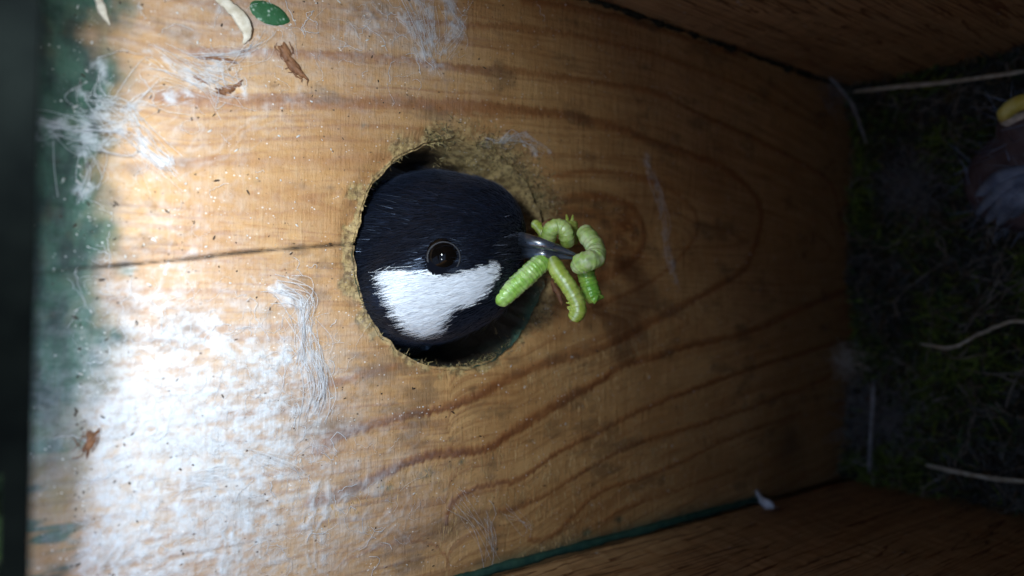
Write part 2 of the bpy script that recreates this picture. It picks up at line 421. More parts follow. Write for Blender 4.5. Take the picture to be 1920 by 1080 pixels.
    for ln_, n_, sp_ in WEBL:
        for g in ln_:
            D, _ = dist_poly(U + (fine - .5) * 2.5, V + (fbm(U * .6, V * .6 + 9, 4, .6) - .5) * 3, L(g), 3.5)
            silk = np.maximum(silk, min(.8, .42 + n_ / 250) * np.exp(-(D / (.35 + .75 * sp_)) ** 2) * sst(.36, .6, fbm(U * .9 + 11, V * .9, 5, .65)))
    algae = np.clip(sst(P(245, 500)[0], P(150, 500)[0], U + (fbm(U * .3, V * .22, 4) - .5) * 6 + 3.0 * sst(-18, -34, V)) * (.85 + .4 * fbm(U * .5, V * .5, 3)), 0, 1) * (1 - .75 * sst(-14, -30, V) * sst(.45, .55, fbm(U * .15, V * .8, 3)))
    for px, py, rr in [(505, 25, 0), (715, 912, .45), (850, 823, .5), (866, 866, .5), (730, 915, .5), (800, 888, 1.0), (836, 920, .4), (685, 236, .35), (240, 508, .9), (1100, 1000, 1.1), (1160, 975, 1.0)]:
        if rr: algae = np.maximum(algae, .8 * blob(px, py, rr, rr * .6) * sst(.3, .5, fbm(U * 2, V * 2, 3)))
    algae = np.maximum(algae, .8 * np.exp(-((V - VB) / 1.6) ** 2) * sst(0, 8, U) * sst(90, 30, U))
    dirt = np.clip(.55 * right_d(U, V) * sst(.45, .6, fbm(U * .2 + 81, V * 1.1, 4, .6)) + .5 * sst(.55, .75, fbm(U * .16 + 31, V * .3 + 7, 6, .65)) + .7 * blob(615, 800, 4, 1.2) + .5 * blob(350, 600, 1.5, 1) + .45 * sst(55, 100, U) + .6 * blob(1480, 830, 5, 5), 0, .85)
    dr = r - RH
    ftn = fbm(U * .5 + 3, V * .5, 4, .6)
    right = sst(-.3, .9, np.cos(th - .55))
    fray = np.clip(sst(1.0 + 4.5 * right * 1.0, .1, dr + (ftn - .5) * 5) , 0, 1) * .95
    strk = fbm(U * .22 + 80, V * 1.9, 4, .6)
    fray = fray * (1 - right * sst(1, 4, dr) * .8 * sst(.42, .58, strk))
    fray = np.where(dr < 0, 1, fray)
    late = np.maximum(late, .95 * np.exp(-(((U - P(1172, 430)[0]) / 2.6) ** 2 + ((V - P(1172, 430)[1]) / 4.6) ** 2)) * sst(.36, .56, fbm(U * .5 + 90, V * 1.6, 4, .6)))
    late = np.clip(late, 0, 1)
    h = .10 * late + .22 * (grn - .5) + .06 * (fine - .5) + .25 * silk * fine + .06 * silk * edge - .9 * crack_and_shade
    h += .10 * (fbm(U * .08, V * 1.3, 4) - .5) + .16 * (fbm(U * 2.1, V * .35, 3) - .5) * (.35 + .5 * sst(-5, 30, U)) - .08 * algae
    h += -.9 * sst(2.2, -.1, dr) * (.6 + .8 * right) - .8 * right * sst(5.5, 0, dr) + (.75 * (fbm(U * 1.3, V * 1.3, 4, .65) - .5) + right * 1.1 * (strk - .5)) * fray
    keep_f = grid(nu, nv)
    rc = np.hypot(U.ravel()[keep_f].mean(1), V.ravel()[keep_f].mean(1)); tc = np.arctan2(V.ravel()[keep_f].mean(1), U.ravel()[keep_f].mean(1))
    ok = rc > hole_r(tc + 4) - .02
    vin = np.hypot(U0, V0) < hole_r(np.arctan2(V0, U0) + 4) - st * .75
    ok &= ~vin.ravel()[keep_f].any(1)
    Fq = keep_f[ok]
    used = np.zeros(nu * nv, bool); used[Fq.ravel()] = True
    remap = np.cumsum(used) - 1
    Vt = np.stack([U, V, h], -1).reshape(-1, 3)[used]; Fq = remap[Fq]
    at = {k: a.ravel()[used] for k, a in dict(grn=grn, late=late, silk=silk, algae=algae, dirt=dirt, fray=fray, crack_and_shade=np.clip(crack_and_shade * 1.2, 0, 1)).items()}
    # the wall of the hole: rings from the rim to the outer face
    NT_, NW = 260, 26
    tt = np.linspace(0, 2 * math.pi, NT_, endpoint=False); ww = np.linspace(-.35, -TH, NW)
    A, Wg = np.meshgrid(tt, ww, indexing='ij')
    rr = hole_r((A + math.pi) % (2 * math.pi) - math.pi + 4) + .02 + .5 * (fbm(A * 9, Wg * .8, 4, .6) - .5) + .3 * sst(-4, 0, Wg) - .25 * sst(-2, -6, Wg)
    rgt = sst(-.2, .8, np.cos(A - .25)); rr = rr - 4.0 * rgt * (.8 + .5 * fbm(A * 5, Wg * .25 + 3, 4, .6)) * np.clip(-Wg / 7.5, 0, 1) ** .8 + rgt * .9 * (fbm(A * 26, Wg * .5, 4, .65) - .5)
    hv = np.stack([rr * np.cos(A), rr * np.sin(A), Wg], -1).reshape(-1, 3)
    i = np.arange(NT_ * NW).reshape(NT_, NW); j = np.roll(i, -1, 0)
    hf = np.stack([i[:, :-1], i[:, 1:], j[:, 1:], j[:, :-1]], -1).reshape(-1, 4)
    n0 = len(Vt); Vt = np.vstack([Vt, hv]); Fq = np.vstack([Fq, hf + n0])
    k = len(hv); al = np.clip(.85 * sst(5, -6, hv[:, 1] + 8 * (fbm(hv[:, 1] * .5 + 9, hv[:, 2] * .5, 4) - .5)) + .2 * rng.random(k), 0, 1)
    for q, val in dict(grn=np.full(k, .5), late=np.zeros(k), silk=np.zeros(k), algae=al, dirt=.3 * np.ones(k), fray=np.ones(k) * .95, crack_and_shade=np.clip(.45 * sst(.5, -4, hv[:, 2]) * sst(.42, .6, fbm(hv[:, 0] * .3 + 50, hv[:, 1] * 1.8, 4, .6)) + .9 * sst(-3, -7, hv[:, 2]) + .85 * sst(3, -6, hv[:, 1]) * sst(0, -2, hv[:, 2]), 0, .95)).items(): at[q] = np.concatenate([at[q], val])  # near-black streaks, plus shade coloured into the hole's depth and lower side
    # outer face with the hole, top and bottom ends
    ob = []; NS = 80
    for q in range(NS):
        a = 2 * math.pi * q / NS; c, s_ = math.cos(a), math.sin(a)
        k1 = min([(UBOT - 14) / c if c > 1e-6 else 1e9, UT / c if c < -1e-6 else 1e9, VT / s_ if s_ > 1e-6 else 1e9, VB / s_ if s_ < -1e-6 else 1e9])
        ob += [(RH * c, RH * s_, -TH), (k1 * c, k1 * s_, -TH)]
    of = [(2 * q, 2 * q + 1, (2 * q + 3) % (2 * NS), (2 * q + 2) % (2 * NS)) for q in range(NS)]
    n0 = len(Vt); ob = np.array(ob); Vt = np.vstack([Vt, ob]); Fq = np.vstack([Fq, np.array(of) + n0])
    e = np.array([(UT, VB, -.2), (UT, VT, -.2), (UT, VT, -TH), (UT, VB, -TH), (UBOT - 14, VB, -.2), (UBOT - 14, VT, -.2), (UBOT - 14, VT, -TH), (UBOT - 14, VB, -TH)])
    n1 = len(Vt); Vt = np.vstack([Vt, e]); Fq = np.vstack([Fq, np.array([(0, 1, 2, 3), (4, 7, 6, 5)]) + n1])
    k = len(ob) + len(e)
    for q in at: at[q] = np.concatenate([at[q], np.full(k, .8 if q == 'algae' else 0.)])
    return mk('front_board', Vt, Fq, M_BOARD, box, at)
front = build_front()

def slab(name, u0, u1, v0, v1, w0, w1, mat, n=(40, 40), axis='v', amp=.25, parent=box):
    """a plank: its inner face is a fine uneven sheet, the rest a plain box"""
    c = [(u, v, w) for u in (u0, u1) for v in (v0, v1) for w in (w0, w1)]
    f = [(0, 1, 3, 2), (4, 6, 7, 5), (0, 4, 5, 1), (2, 3, 7, 6), (0, 2, 6, 4), (1, 5, 7, 3)]
    return mk(name, c, f, mat, parent, smooth=False)
def sheet_board(name, vin, vout):
    us = np.linspace(-50, UBOT, 340); ws = np.linspace(.0, WB, 160)
    U, Wg = np.meshgrid(us, ws, indexing='ij'); s_ = 1 if vin > vout else -1
    h = .5 * (fbm(U * .02, Wg * .5, 4) - .5) + .25 * (fbm(U * .9, Wg * .3 + 50, 3) - .5)
    # worn rounded edge against the front board
    V = vin + s_ * (h - (1.2 if s_ > 0 else .35) * sst(2.2 if s_ > 0 else .7, 0, Wg))
    a = np.stack([U, V, Wg + .03], -1).reshape(-1, 3); Fq = grid(len(us), len(ws))
    if s_ > 0: Fq = Fq[:, ::-1]
    n0 = len(a)
    b = np.array([(u, v, w) for u in (-50, UBOT) for v in (vin - s_ * 1.8, vout) for w in (-TH, WB)] + [(u, v, w) for u in (-50, UBOT) for v in (vin - s_ * .01, vin - s_ * 1.79) for w in (-TH + .02, -.5)])
    f = [(0, 1, 3, 2), (4, 6, 7, 5), (0, 4, 5, 1), (2, 3, 7, 6), (0, 2, 6, 4), (1, 5, 7, 3)]
    f = f + [tuple(q + 8 for q in x) for x in f]
    return mk(name, np.vstack([a, b]), np.vstack([Fq, np.array(f) + n0]).tolist(), M_PLANK, box)
sb1 = sheet_board('side_board', VB, VB - 15)
sb2 = sheet_board('side_board', VT, VT + 15)
slab('back_board', -44, UBOT, VB - 15, VT + 15, WB + .2, WB + 15, M_BACK)
slab('floor_board', UBOT - 13, UBOT + 2, VB + .05, VT - .05, .05, WB, M_PLANK)
# the lid lies skewed over the open top: open towards one side board, where the daylight falls in
rt = [(-53, VT + 18, -36), (-53, -25.5, -36), (-53, 2, 30), (-53, 22, 118), (-53, VT + 18, 118)]
rv = [(u + d, v, w) for d in (0, -14) for (u, v, w) in rt]
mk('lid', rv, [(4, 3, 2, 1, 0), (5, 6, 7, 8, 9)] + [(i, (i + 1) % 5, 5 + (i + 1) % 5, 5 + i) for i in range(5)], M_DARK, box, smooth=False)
bat = [(u, v, w) for u in (-43.4, -42.1) for v in (VB + .3, VT - .4) for w in (28, 30.5)]  # lid's dark edge, as a strip added to shade the board's top band
mk('lid_shade_strip', bat, [(0, 1, 3, 2), (4, 6, 7, 5), (0, 4, 5, 1), (2, 3, 7, 6), (0, 2, 6, 4), (1, 5, 7, 3)], M_TAR, box, smooth=False)
bat = [(u, v, w) for u in (-52.9, -43.4) for v in (-14.0, VT - .4) for w in (28.2, 30.3)]  # rest of the added shading strip, up to the lid
mk('lid_shade_strip', bat, [(0, 1, 3, 2), (4, 6, 7, 5), (0, 4, 5, 1), (2, 3, 7, 6), (0, 2, 6, 4), (1, 5, 7, 3)], M_TAR, box, smooth=False)
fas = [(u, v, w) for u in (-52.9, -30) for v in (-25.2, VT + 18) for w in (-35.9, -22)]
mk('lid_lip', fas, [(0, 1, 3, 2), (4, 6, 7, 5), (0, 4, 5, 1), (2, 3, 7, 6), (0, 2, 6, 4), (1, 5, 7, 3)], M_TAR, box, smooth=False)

# algae in the corner between front board and the near side board
def corner_film():
    parts = []
    q = np.linspace(-2, 62, 260); p = np.stack([q, VB + .2 + .35 * (fbm(q * .5, q * 0, 4) - .5), .25 + 0 * q], -1)
    parts.append(tube(p, .40 + .40 * fbm(q * .35, q * 0 + 3, 4, .55), 8))
    q = np.linspace(5, 88, 260); p = np.stack([q, VT - .1 + .4 * (fbm(q * .4, q * 0 + 6, 4) - .5), .2 + 0 * q], -1)
    parts.append(tube(p, np.maximum(.12, 1.5 * fbm(q * .5, q * 0 + 13, 4, .65) - .35), 7))
    V, Fc = merge(parts[:1]); mk('algae_seam', V, Fc, M_ALG, box, kind='stuff')
    V, Fc = merge(parts[1:]); mk('dirt_seam', V, Fc, mottled('corner_dirt', (.012, .011, .007), (.045, .04, .025), (.7, .7, .7), .9, .1), box, kind='stuff')
corner_film()

# ------------------------------------------------------------------ fibres raised from the wood, silk threads
def blades_on_board(N, pick, dirf, ln, wd, col, name, mat, lift=.35, kind='stuff', z0=.0, curl=.1):
    roots = pick(N); d = dirf(roots); d[:, 2] = np.abs(d[:, 2]) * lift + .06; d /= np.linalg.norm(d, axis=1)[:, None]
    nrm = np.tile([0, 0, 1.], (len(roots), 1)) + .5 * rng.standard_normal((len(roots), 3)); nrm -= d * (nrm * d).sum(1)[:, None]; nrm /= np.linalg.norm(nrm, axis=1)[:, None]
    V, Fc, idx = strands(roots, d, nrm, ln(len(roots)), wd(len(roots)), curl)
    c = col(len(roots))[idx]
    return mk(name, V, Fc, mat, box, cols=c, kind=kind)
M_FIB = vcol('wood_fibres', .7, .25)
def rim_pick(N):
    a = rng.vonmises(.6, 1.1, N); a = a[vnoise(a * 4 + 30, a * 0) + .3 * rng.random(len(a)) > .5]; N = len(a); dr = np.abs(rng.standard_normal(N)) * (.6 + 1.7 * np.clip(np.cos(a - .5), 0, 1)) - .3
    r = RH + dr
    w_ = -1.1 * np.exp(-np.maximum(dr, 0) / 1.6) + rng.random(N) * .2
    t_ = rng.random(N) ** 1.3; on = (rng.random(N) < .42) & (np.cos(a - .35) > .25)          # on the bevel
    r = np.where(on, RH - 3.4 * t_, r); w_ = np.where(on, -.6 - 6.5 * t_, w_)
    return np.stack([r * np.cos(a), r * np.sin(a), w_], -1)
blades_on_board(5200, rim_pick, lambda p: np.stack([rng.standard_normal(len(p)) - .3 * p[:, 0] / RH, rng.standard_normal(len(p)) * .8, rng.standard_normal(len(p)) * .9], -1),
    lambda n: .25 + .8 * rng.random(n) ** 2, lambda n: .04 + .08 * rng.random(n),
    lambda n: np.where(rng.random((n, 1)) < .3, [[.05, .045, .02]], [[.38, .28, .115]]) * (.3 + .9 * rng.random((n, 1))) + .03 * rng.random((n, 3)), 'rim_fibres', M_FIB)
def sawn_pick(N):
    pts = []
    lines = [L(q[0])[-12:] for q in LATE[2:6]] + [L(LATE[1][0])[16:22]]
    for k in range(N):
        l = lines[rng.integers(len(lines))]; i = rng.integers(len(l) - 1); f = rng.random(); p = l[i] * (1 - f) + l[i + 1] * f
        pts.append((p[0] + rng.standard_normal() * .8, p[1] - .6 - abs(rng.standard_normal()) * 1.5, .05))
    p = np.array(pts); return p[(np.hypot(p[:, 0], p[:, 1]) > 16) & (p[:, 1] > VB + 1)]
blades_on_board(1700, sawn_pick, lambda p: np.stack([.25 * rng.standard_normal(len(p)), rng.standard_normal(len(p)) * .2 - 1, rng.random(len(p)) * .5], -1),
    lambda n: .4 + .9 * rng.random(n), lambda n: .05 + .06 * rng.random(n),
    lambda n: np.array([.45, .29, .125]) * (.6 + .6 * rng.random((n, 1))) * np.ones((1, 3)), 'sawn_fibres', M_FIB, lift=.2)
# bits of dirt and pale crumbs on the board
def crumbs():
    V = []; c = []
    for k in range(2800):
        px = 140 + 1400 * rng.random() ** 1.7; py = rng.random() * 1080; p = P(px, py, .08)
        if math.hypot(p[0], p[1]) < 15 or not VB + 1 < p[1] < VT - 1: continue
        r_ = .02 + .09 * rng.random() ** 5; a = rng.random() * 3.14
        ax = np.array([[math.cos(a), math.sin(a), 0], [-math.sin(a), math.cos(a), 0], [0, 0, 1]])
        V.append(ball(p, (r_ * (1 + 3 * rng.random() ** 2), r_, r_ * .6), ax, 6, 4)); c.append(np.tile((.5, .49, .46) if rng.random() < .5 else (.035, .022, .014), (30, 1)))
    v, f = merge(V); mk('crumbs', v, f, M_FIB, box, cols=np.concatenate(c), kind='stuff')
crumbs()
def silk_threads():
    parts = []
    def thread(p0, ang, ln, r, wig, z=.15):
        n = 9; a = ang; p = np.array([p0[0], p0[1]]); pts = []
        for i in range(n):
            pts.append((p[0], p[1], z + .35 * abs(math.sin(i * .9 + ang * 5)) * rng.random())); a += wig * rng.standard_normal(); p = p + np.array([math.cos(a), math.sin(a)]) * ln / n
        parts.append(tube(np.array(pts), r, 4, caps=False))
    for k in range(650):
        c = [(300, 1000, 190, 90), (250, 800, 170, 100), (470, 690, 110, 120), (200, 620, 110, 80), (560, 690, 20, 90), (760, 50, 50, 50), (520, 60, 150, 60), (260, 250, 90, 90), (640, 980, 120, 70)]
        x, y, sx, sy = c[rng.choice(len(c), p=[.22, .2, .14, .1, .08, .06, .08, .06, .06])]
        px = x + sx * rng.standard_normal(); py = y + sy * rng.standard_normal()
        if px < 160: continue
        p = P(px, py)
        if math.hypot(p[0], p[1]) < 16 or p[1] < VB + 2: continue
        thread(p, rng.random() * 6.28, 1.2 + 3.5 * rng.random(), .009 + .02 * rng.random() ** 3, .6)
    V, Fc = merge(parts); mk('silk_threads', V, Fc, M_SILK, box, kind='stuff')
silk_threads()

def flat_blob(px, py, ru, rv, ang, hgt, jag=.12, z=.05, seed=0, n=28, rings=5):
    c = P(px, py); V = [(c[0], c[1], z + hgt)]; Fc = []
    for q in range(1, rings + 1):
        f = q / rings
        for j in range(n):
            a = 2 * math.pi * j / n; k = f * (1 + jag * (vnoise(np.array([a * 1.9 + seed]), np.array([seed * 3.1]))[0] - .5) * 2)
            x, y = ru * k * math.cos(a), rv * k * math.sin(a)
            V.append((c[0] + x * math.cos(ang) - y * math.sin(ang), c[1] + x * math.sin(ang) + y * math.cos(ang), z + hgt * math.sqrt(max(0, 1 - f * f)) - (.15 if q == rings else 0)))
    for j in range(n):
        Fc.append((0, 1 + j, 1 + (j + 1) % n))
        for q in range(rings - 1): Fc.append((1 + q * n + j, 1 + (q + 1) * n + j, 1 + (q + 1) * n + (j + 1) % n, 1 + q * n + (j + 1) % n))
    return V, Fc
# the oval green lichen spot
t = NT('green_lichen'); v_ = t.voro((2.2, 2.2, 2.2)); b_ = t.mix(t.rng(v_.outputs['Distance'], .1, .45), (.30, .38, .30), (.022, .095, .035)); b_ = t.mix(t.rng(t.noise((1.2, 1.2, 1.2), 5), .42, .6), (.02, .085, .03), b_)
t.set(.65, .3, b_); t.bump(t.noise((2, 2, 2), 4), .6, .2); M_LICH = t.m
V, Fc = flat_blob(505, 26, 2.25, 1.30, -.12, .35, .08, seed=3)
tag(mk('lichen_spot', V, Fc, M_LICH, origin=W(P(505, 26))), 'oval dark green lichen spot with pale specks near top edge', 'lichen')

# ------------------------------------------------------------------ cobwebs, splinters and scraps on the board
def bundle(lines, n, spread, r, z, wob=.4, zs=.5):
    """threads that follow a few guide lines (pixels of the board)"""
    parts = []
    for k in range(n):
        g = lines[k % len(lines)]; off = rng.standard_normal(2) * spread
        pts = [np.append(P(x, y)[:2] + off * (.4 + .8 * rng.random()) + rng.standard_normal(2) * wob * .4, z + zs * rng.random()) for x, y in g]
        pts[0][2] = pts[-1][2] = .08
        a, b = sorted(rng.random(2)); nn = 16; q = spline(pts, nn)
        if rng.random() < .6: q = q[int(a * 5): nn - int((1 - b) * 6)]
        if len(q) > 3: parts.append(tube(q, r * (.6 + .8 * rng.random()), 4, caps=False))
    return parts
def web(label, lines, n=40, spread=.5, r=.035, z=.3, zs=.6, scraps=(), mat=M_SILK, name='cobweb', wob=1.1):
    r *= .34; spread *= 1.6; n = int(n * .45)
    c = P(*lines[0][0]); o = thing(name, label, 'cobweb', c, 'cobwebs stuck to the front board')
    V, Fc = merge(bundle(lines, n, spread, r, z, wob, zs)); mk('threads', V, Fc, mat, o, kind='stuff')
    for (px, py, a, b, ang, mt, nm) in scraps:
        V, Fc = flat_blob(px, py, a, b, ang, .3, .95, .12, seed=px * .53, n=34); mk(nm, V, Fc, mt, o)
    return o
web('grey cobweb mat running from the green stained edge, forked towards the hole', *WEBL[0], .045, .3)
web('cobweb tuft holding dark brown scraps, top left beside a brown scale', *WEBL[1], .04, .3, scraps=[(398, 110, .9, .22, .1, M_BARK, 'scrap'), (424, 114, .8, .2, -.2, M_BARK, 'scrap'), (432, 166, .9, .34, .5, M_BARK, 'scrap'), (418, 172, .7, .28, -.1, M_BARK, 'scrap'), (374, 150, .8, .2, -.4, M_BARK, 'scrap'), (446, 160, .6, .2, .9, M_BARK, 'scrap')])
web('white silk fan hanging from the top edge above the hole', *WEBL[2], .03, .3)
web('thick white silk ridge standing upright left of the hole, lowest of all cobwebs', *WEBL[3], .05, .35, .8)
web('pale curved silk line along the worn upper rim of the hole', *WEBL[4], .04, .25, .4)
web('thin white silk strands across the brown grain right of the caterpillars', *WEBL[5], .035, .25)
web('pale silk band along the bottom edge, over the pink white residue', [[(440, 840), (490, 855), (540, 870), (555, 890)], [(350, 905), (390, 895), (430, 890)], [(320, 930), (350, 905), (400, 893)]], 60, .45, .04, .3)
web('loose grey silk wisps at the bottom edge below the grain lines', [[(845, 940), (880, 975), (905, 1020), (920, 1060)], [(915, 970), (925, 1000), (935, 1040)], [(990, 1000), (980, 985), (950, 960)]], 44, .5, .035, .3)

def strip(pts, wd, z, thick=.12, curl=0):
    """a thin curled splinter following board pixels"""
    q = spline([np.append(P(x, y)[:2], zz) for (x, y), zz in zip(pts, z)], 22)
    return tube(q + np.stack([0 * q[:, 0], 0 * q[:, 0], .15 * (rng.random(22) - .5)], -1), np.interp(np.linspace(0, 1, 22), [0, .15, .6, 1], [wd * .35, wd * .8, wd, wd * .15]) * (.9 + .2 * rng.random(22)), 8, flat=thick / wd, up=(0, 0, 1))
V, Fc = strip([(395, -12), (425, 15), (448, 42), (460, 68), (455, 84)], .72, [.3, .8, 1.1, .8, .2], .16)
tag(mk('splinter', V, Fc, M_PALE, origin=W(P(430, 20))), 'larger curved pale splinter lifting off the board by the lichen spot', 'splinter', 'splinters on the front board')
V, Fc = strip([(178, -10), (186, 8), (193, 28), (206, 48)], .4, [.3, .6, .5, .15], .12)
tag(mk('splinter', V, Fc, M_PALE, origin=W(P(190, 20))), 'small pale splinter beside the green stain in the top left corner', 'splinter', 'splinters on the front board')
def ragged(name, label, cat, bits):
    o = thing(name, label, cat, P(bits[0][0], bits[0][1]))
    for k, (px, py, a, b, ang) in enumerate(bits):
        V, Fc = flat_blob(px, py, a, b, ang, .30, .75, .1 + .12 * k, seed=px * .37 + k, n=36); mk('flake', V, Fc, M_BARK, o)
    parts = []
    for k in range(26):
        px, py, a, b, ang = bits[k % len(bits)]; c = P(px, py, .3) + np.append(rng.standard_normal(2) * a * .4, 0); an = ang + .5 * rng.standard_normal(); l_ = a * (.4 + .5 * rng.random())
        d = np.array([math.cos(an), math.sin(an), .25 * rng.standard_normal()]); parts.append(tube(spline([c - d * l_, c + .2 * rng.standard_normal(3) * [1, 1, .3], c + d * l_], 7), .02 + .03 * rng.random(), 5))
    V, Fc = merge(parts); mk('shreds', V, Fc, M_BARK, o, kind='stuff'); return o
ragged('brown_scale', 'reddish brown ragged bark scrap stuck to board left of the silk fan', 'bark scrap', [(534, 98, 1.0, .5, -1.0), (548, 122, 1.1, .42, -.9), (562, 140, .8, .3, -.6)])
ragged('brown_flake', 'small brown flake on the white residue at lower left', 'flake', [(168, 832, 1.1, .3, 1.3), (172, 818, .6, .25, 1.0)])

# ------------------------------------------------------------------ the bird
DH = 84.0                                   # distance of the head's middle from the lens plane
K = DH / F
bird = thing('coal_tit', 'black capped bird with white cheek looking in through the hole, caterpillars in beak', 'bird', PD(835, 470, DH))
AX = np.array([RIGHT, UP, BACK])
def E(px, py, dz, rx, ry, rz, nu=40, nv=28): return ball(PD(px, py, DH - dz), np.array([rx, ry, rz]) * K, AX, nu, nv)
AXB = np.array([[1., 0, 0], [0, 1, 0], [0, 0, 1]])
parts = [E(818, 452, 0, 150, 128, 112), E(890, 440, 3, 92, 100, 80), E(860, 500, 4, 110, 110, 100), E(800, 535, 4, 122, 100, 108), E(892, 592, -18, 84, 104, 84), E(884, 614, -16, 92, 102, 88), E(928, 462, 5, 42, 30, 34), E(905, 500, -8, 62, 50, 56),
         E(800, 610, -40, 120, 80, 90)]
hc = PD(800, 490, DH)
for k, (du, dv, w_, ru, rv, rw) in enumerate([(-3, 0, -8, 9.5, 10.5, 9), (-1, 0, -16, 10.5, 11.5, 9), (6, 0, -33, 28, 24, 17), (30, 0, -36, 26, 13, 13), (62, 0, -36, 26, 7, 3.5), (80, 0, -36, 18, 7.5, 2.5)]):
    parts.append(ball((hc[0] + du if k < 2 else du, dv - 1.5, w_), (ru, rv, rw), AXB, 40, 28))
V, Fc = merge(parts)
tmp = mk('tmp_body', V, Fc, None, bird)
md = tmp.modifiers.new('r', 'REMESH'); md.mode = 'VOXEL'; md.voxel_size = .0006
ms = tmp.modifiers.new('s', 'SMOOTH'); ms.iterations = 70; ms.factor = .6; mdd = tmp.modifiers.new('d', 'DISPLACE'); mdd.strength = .00055; mdd.mid_level = 0
dg = bpy.context.evaluated_depsgraph_get(); me = bpy.data.meshes.new_from_object(tmp.evaluated_get(dg))
bpy.data.objects.remove(tmp)
n = len(me.vertices); co = np.zeros(n * 3); me.vertices.foreach_get('co', co); co = co.reshape(-1, 3) + root_loc(bird)
bx = np.stack([ZH * 1000 - co[:, 2] * 1000, co[:, 0] * 1000, -co[:, 1] * 1000], -1)      # back to box millimetres
fc = [tuple(p.vertices) for p in me.polygons]
bvh = BVHTree.FromPolygons([Vector(p) for p in bx], fc)
# colouring is laid out on the head's own side profile (head axis, crown axis), so it stays put from any view
CAM0 = CAM.copy()
def prof(p):
    q = np.asarray(p) - CAM0; z = -(q @ BACK); return 960 + F * (q @ RIGHT) / z, 540 - F * (q @ UP) / z
CHEEK = np.array([(706, 506), (750, 508), (800, 513), (832, 518), (870, 512), (905, 500), (930, 494), (940, 503), (926, 530), (908, 556), (884, 573), (862, 578), (845, 590), (832, 606), (826, 628), (800, 636), (765, 624), (742, 596), (722, 556), (708, 520)])
def inside(px, py, poly):
    c = np.zeros(px.shape, bool); j = len(poly) - 1
    for i in range(len(poly)):
        xi, yi = poly[i]; xj, yj = poly[j]
        c ^= ((yi > py) != (yj > py)) & (px < (xj - xi) * (py - yi) / (yj - yi + 1e-9) + xi); j = i
    return c
def plum(p, jit=0):
    x, y = prof(p)
    if jit: x = x + jit * rng.standard_normal(x.shape); y = y + jit * rng.standard_normal(y.shape)
    wh = inside(x, y, CHEEK)
    c = np.where(wh[:, None], np.array([.86, .88, .90]), np.array([.0038, .0045, .0075]))
    return c, wh
cb, _ = plum(bx)
M_BODY = vcol('bird_skin_plumage', .9, .03)
M_FEATH = vcol('feathers', .36, .5, sheen=.12)
body = mk('body', bx, fc, M_BODY, bird, cols=cb)
# feathers: short blades that flow from the beak back over the head
tri = np.array([(f[0], f[1], f[2]) for f in fc] + [(f[0], f[2], f[3]) for f in fc if len(f) == 4])
A3 = bx[tri]; nr = np.cross(A3[:, 1] - A3[:, 0], A3[:, 2] - A3[:, 0]); ar = np.linalg.norm(nr, axis=1)
nr = nr / (ar[:, None] + 1e-12); cen = A3.mean(1)
x_, y_ = prof(cen)
vis = (cen[:, 2] > -17) & (((cen - CAM) * nr).sum(1) < 12) & (x_ < 985) & (np.hypot(cen[:, 0], cen[:, 1]) < 24)
def feathers(N, ln0, ln1, wd0, wd1, name, lift, only=None, gloss=0):
    pr = ar * vis
    if only is not None:
        _, w_ = plum(cen); pr = pr * (w_ == only)
    pr = pr / pr.sum(); ti = rng.choice(len(tri), N, p=pr)
    a, b = rng.random((2, N)); s_ = a + b > 1; a[s_] = 1 - a[s_]; b[s_] = 1 - b[s_]
    p = A3[ti, 0] + (A3[ti, 1] - A3[ti, 0]) * a[:, None] + (A3[ti, 2] - A3[ti, 0]) * b[:, None]; nn = nr[ti]
    x, y = prof(p)
    beak = PD(985, 468, DH)
    d = p - beak; d = d / np.linalg.norm(d, axis=1)[:, None] - .55 * RIGHT[None] + BACK[None] * -.15
    d = d - nn * (d * nn).sum(1)[:, None]; d /= np.linalg.norm(d, axis=1)[:, None]
    d = d + .13 * rng.standard_normal((N, 3)); d = d + nn * (lift + .05 * rng.random((N, 1))); d /= np.linalg.norm(d, axis=1)[:, None]
    ex, ey = 832, 483; er = np.hypot(x - ex, y - ey); keep = er > 33
    face = np.clip((np.hypot(x - 985, y - 468)) / 150, .35, 1)
    ln = (ln0 + (ln1 - ln0) * rng.random(N)) * face; wd = wd0 + (wd1 - wd0) * rng.random(N)
    c, wh = plum(p + d * (ln * .55)[:, None], 3.4)
    tint = rng.random((N, 1)); blue = np.clip((520 - y) / 200, 0, 1)[:, None] * gloss
    c = np.where(wh[:, None], c * (.86 + .14 * tint), c * (.5 + 1.2 * tint) + blue * tint ** 3 * np.array([.003, .007, .020]))
    p, d, nn, ln, wd, c = p[keep], d[keep], nn[keep], ln[keep], wd[keep], c[keep]
    nb = nn - d * (nn * d).sum(1)[:, None] + .12 * rng.standard_normal(nn.shape); nb -= d * (nb * d).sum(1)[:, None]; nb /= np.linalg.norm(nb, axis=1)[:, None]
    V, Fq, idx = strands(p, d, nb, ln, wd, .12)
    mk(name, V, Fq, M_FEATH, bird, cols=c[idx], kind='stuff')
feathers(46000, .9, 1.9, .05, .11, 'cap_feathers', .06, False, 1)
feathers(20000, 1.0, 2.6, .04, .10, 'cheek_feathers', .07, True)
feathers(1500, 1.6, 3.2, .03, .06, 'loose_barbs', .42, False, 1)
feathers(900, 1.6, 3.0, .03, .06, 'cheek_barbs', .35, True)
def hit(px, py):
    h = bvh.ray_cast(Vector(CAM), Vector(_n(ray(px, py)))); return np.array(h[0]), np.array(h[1])
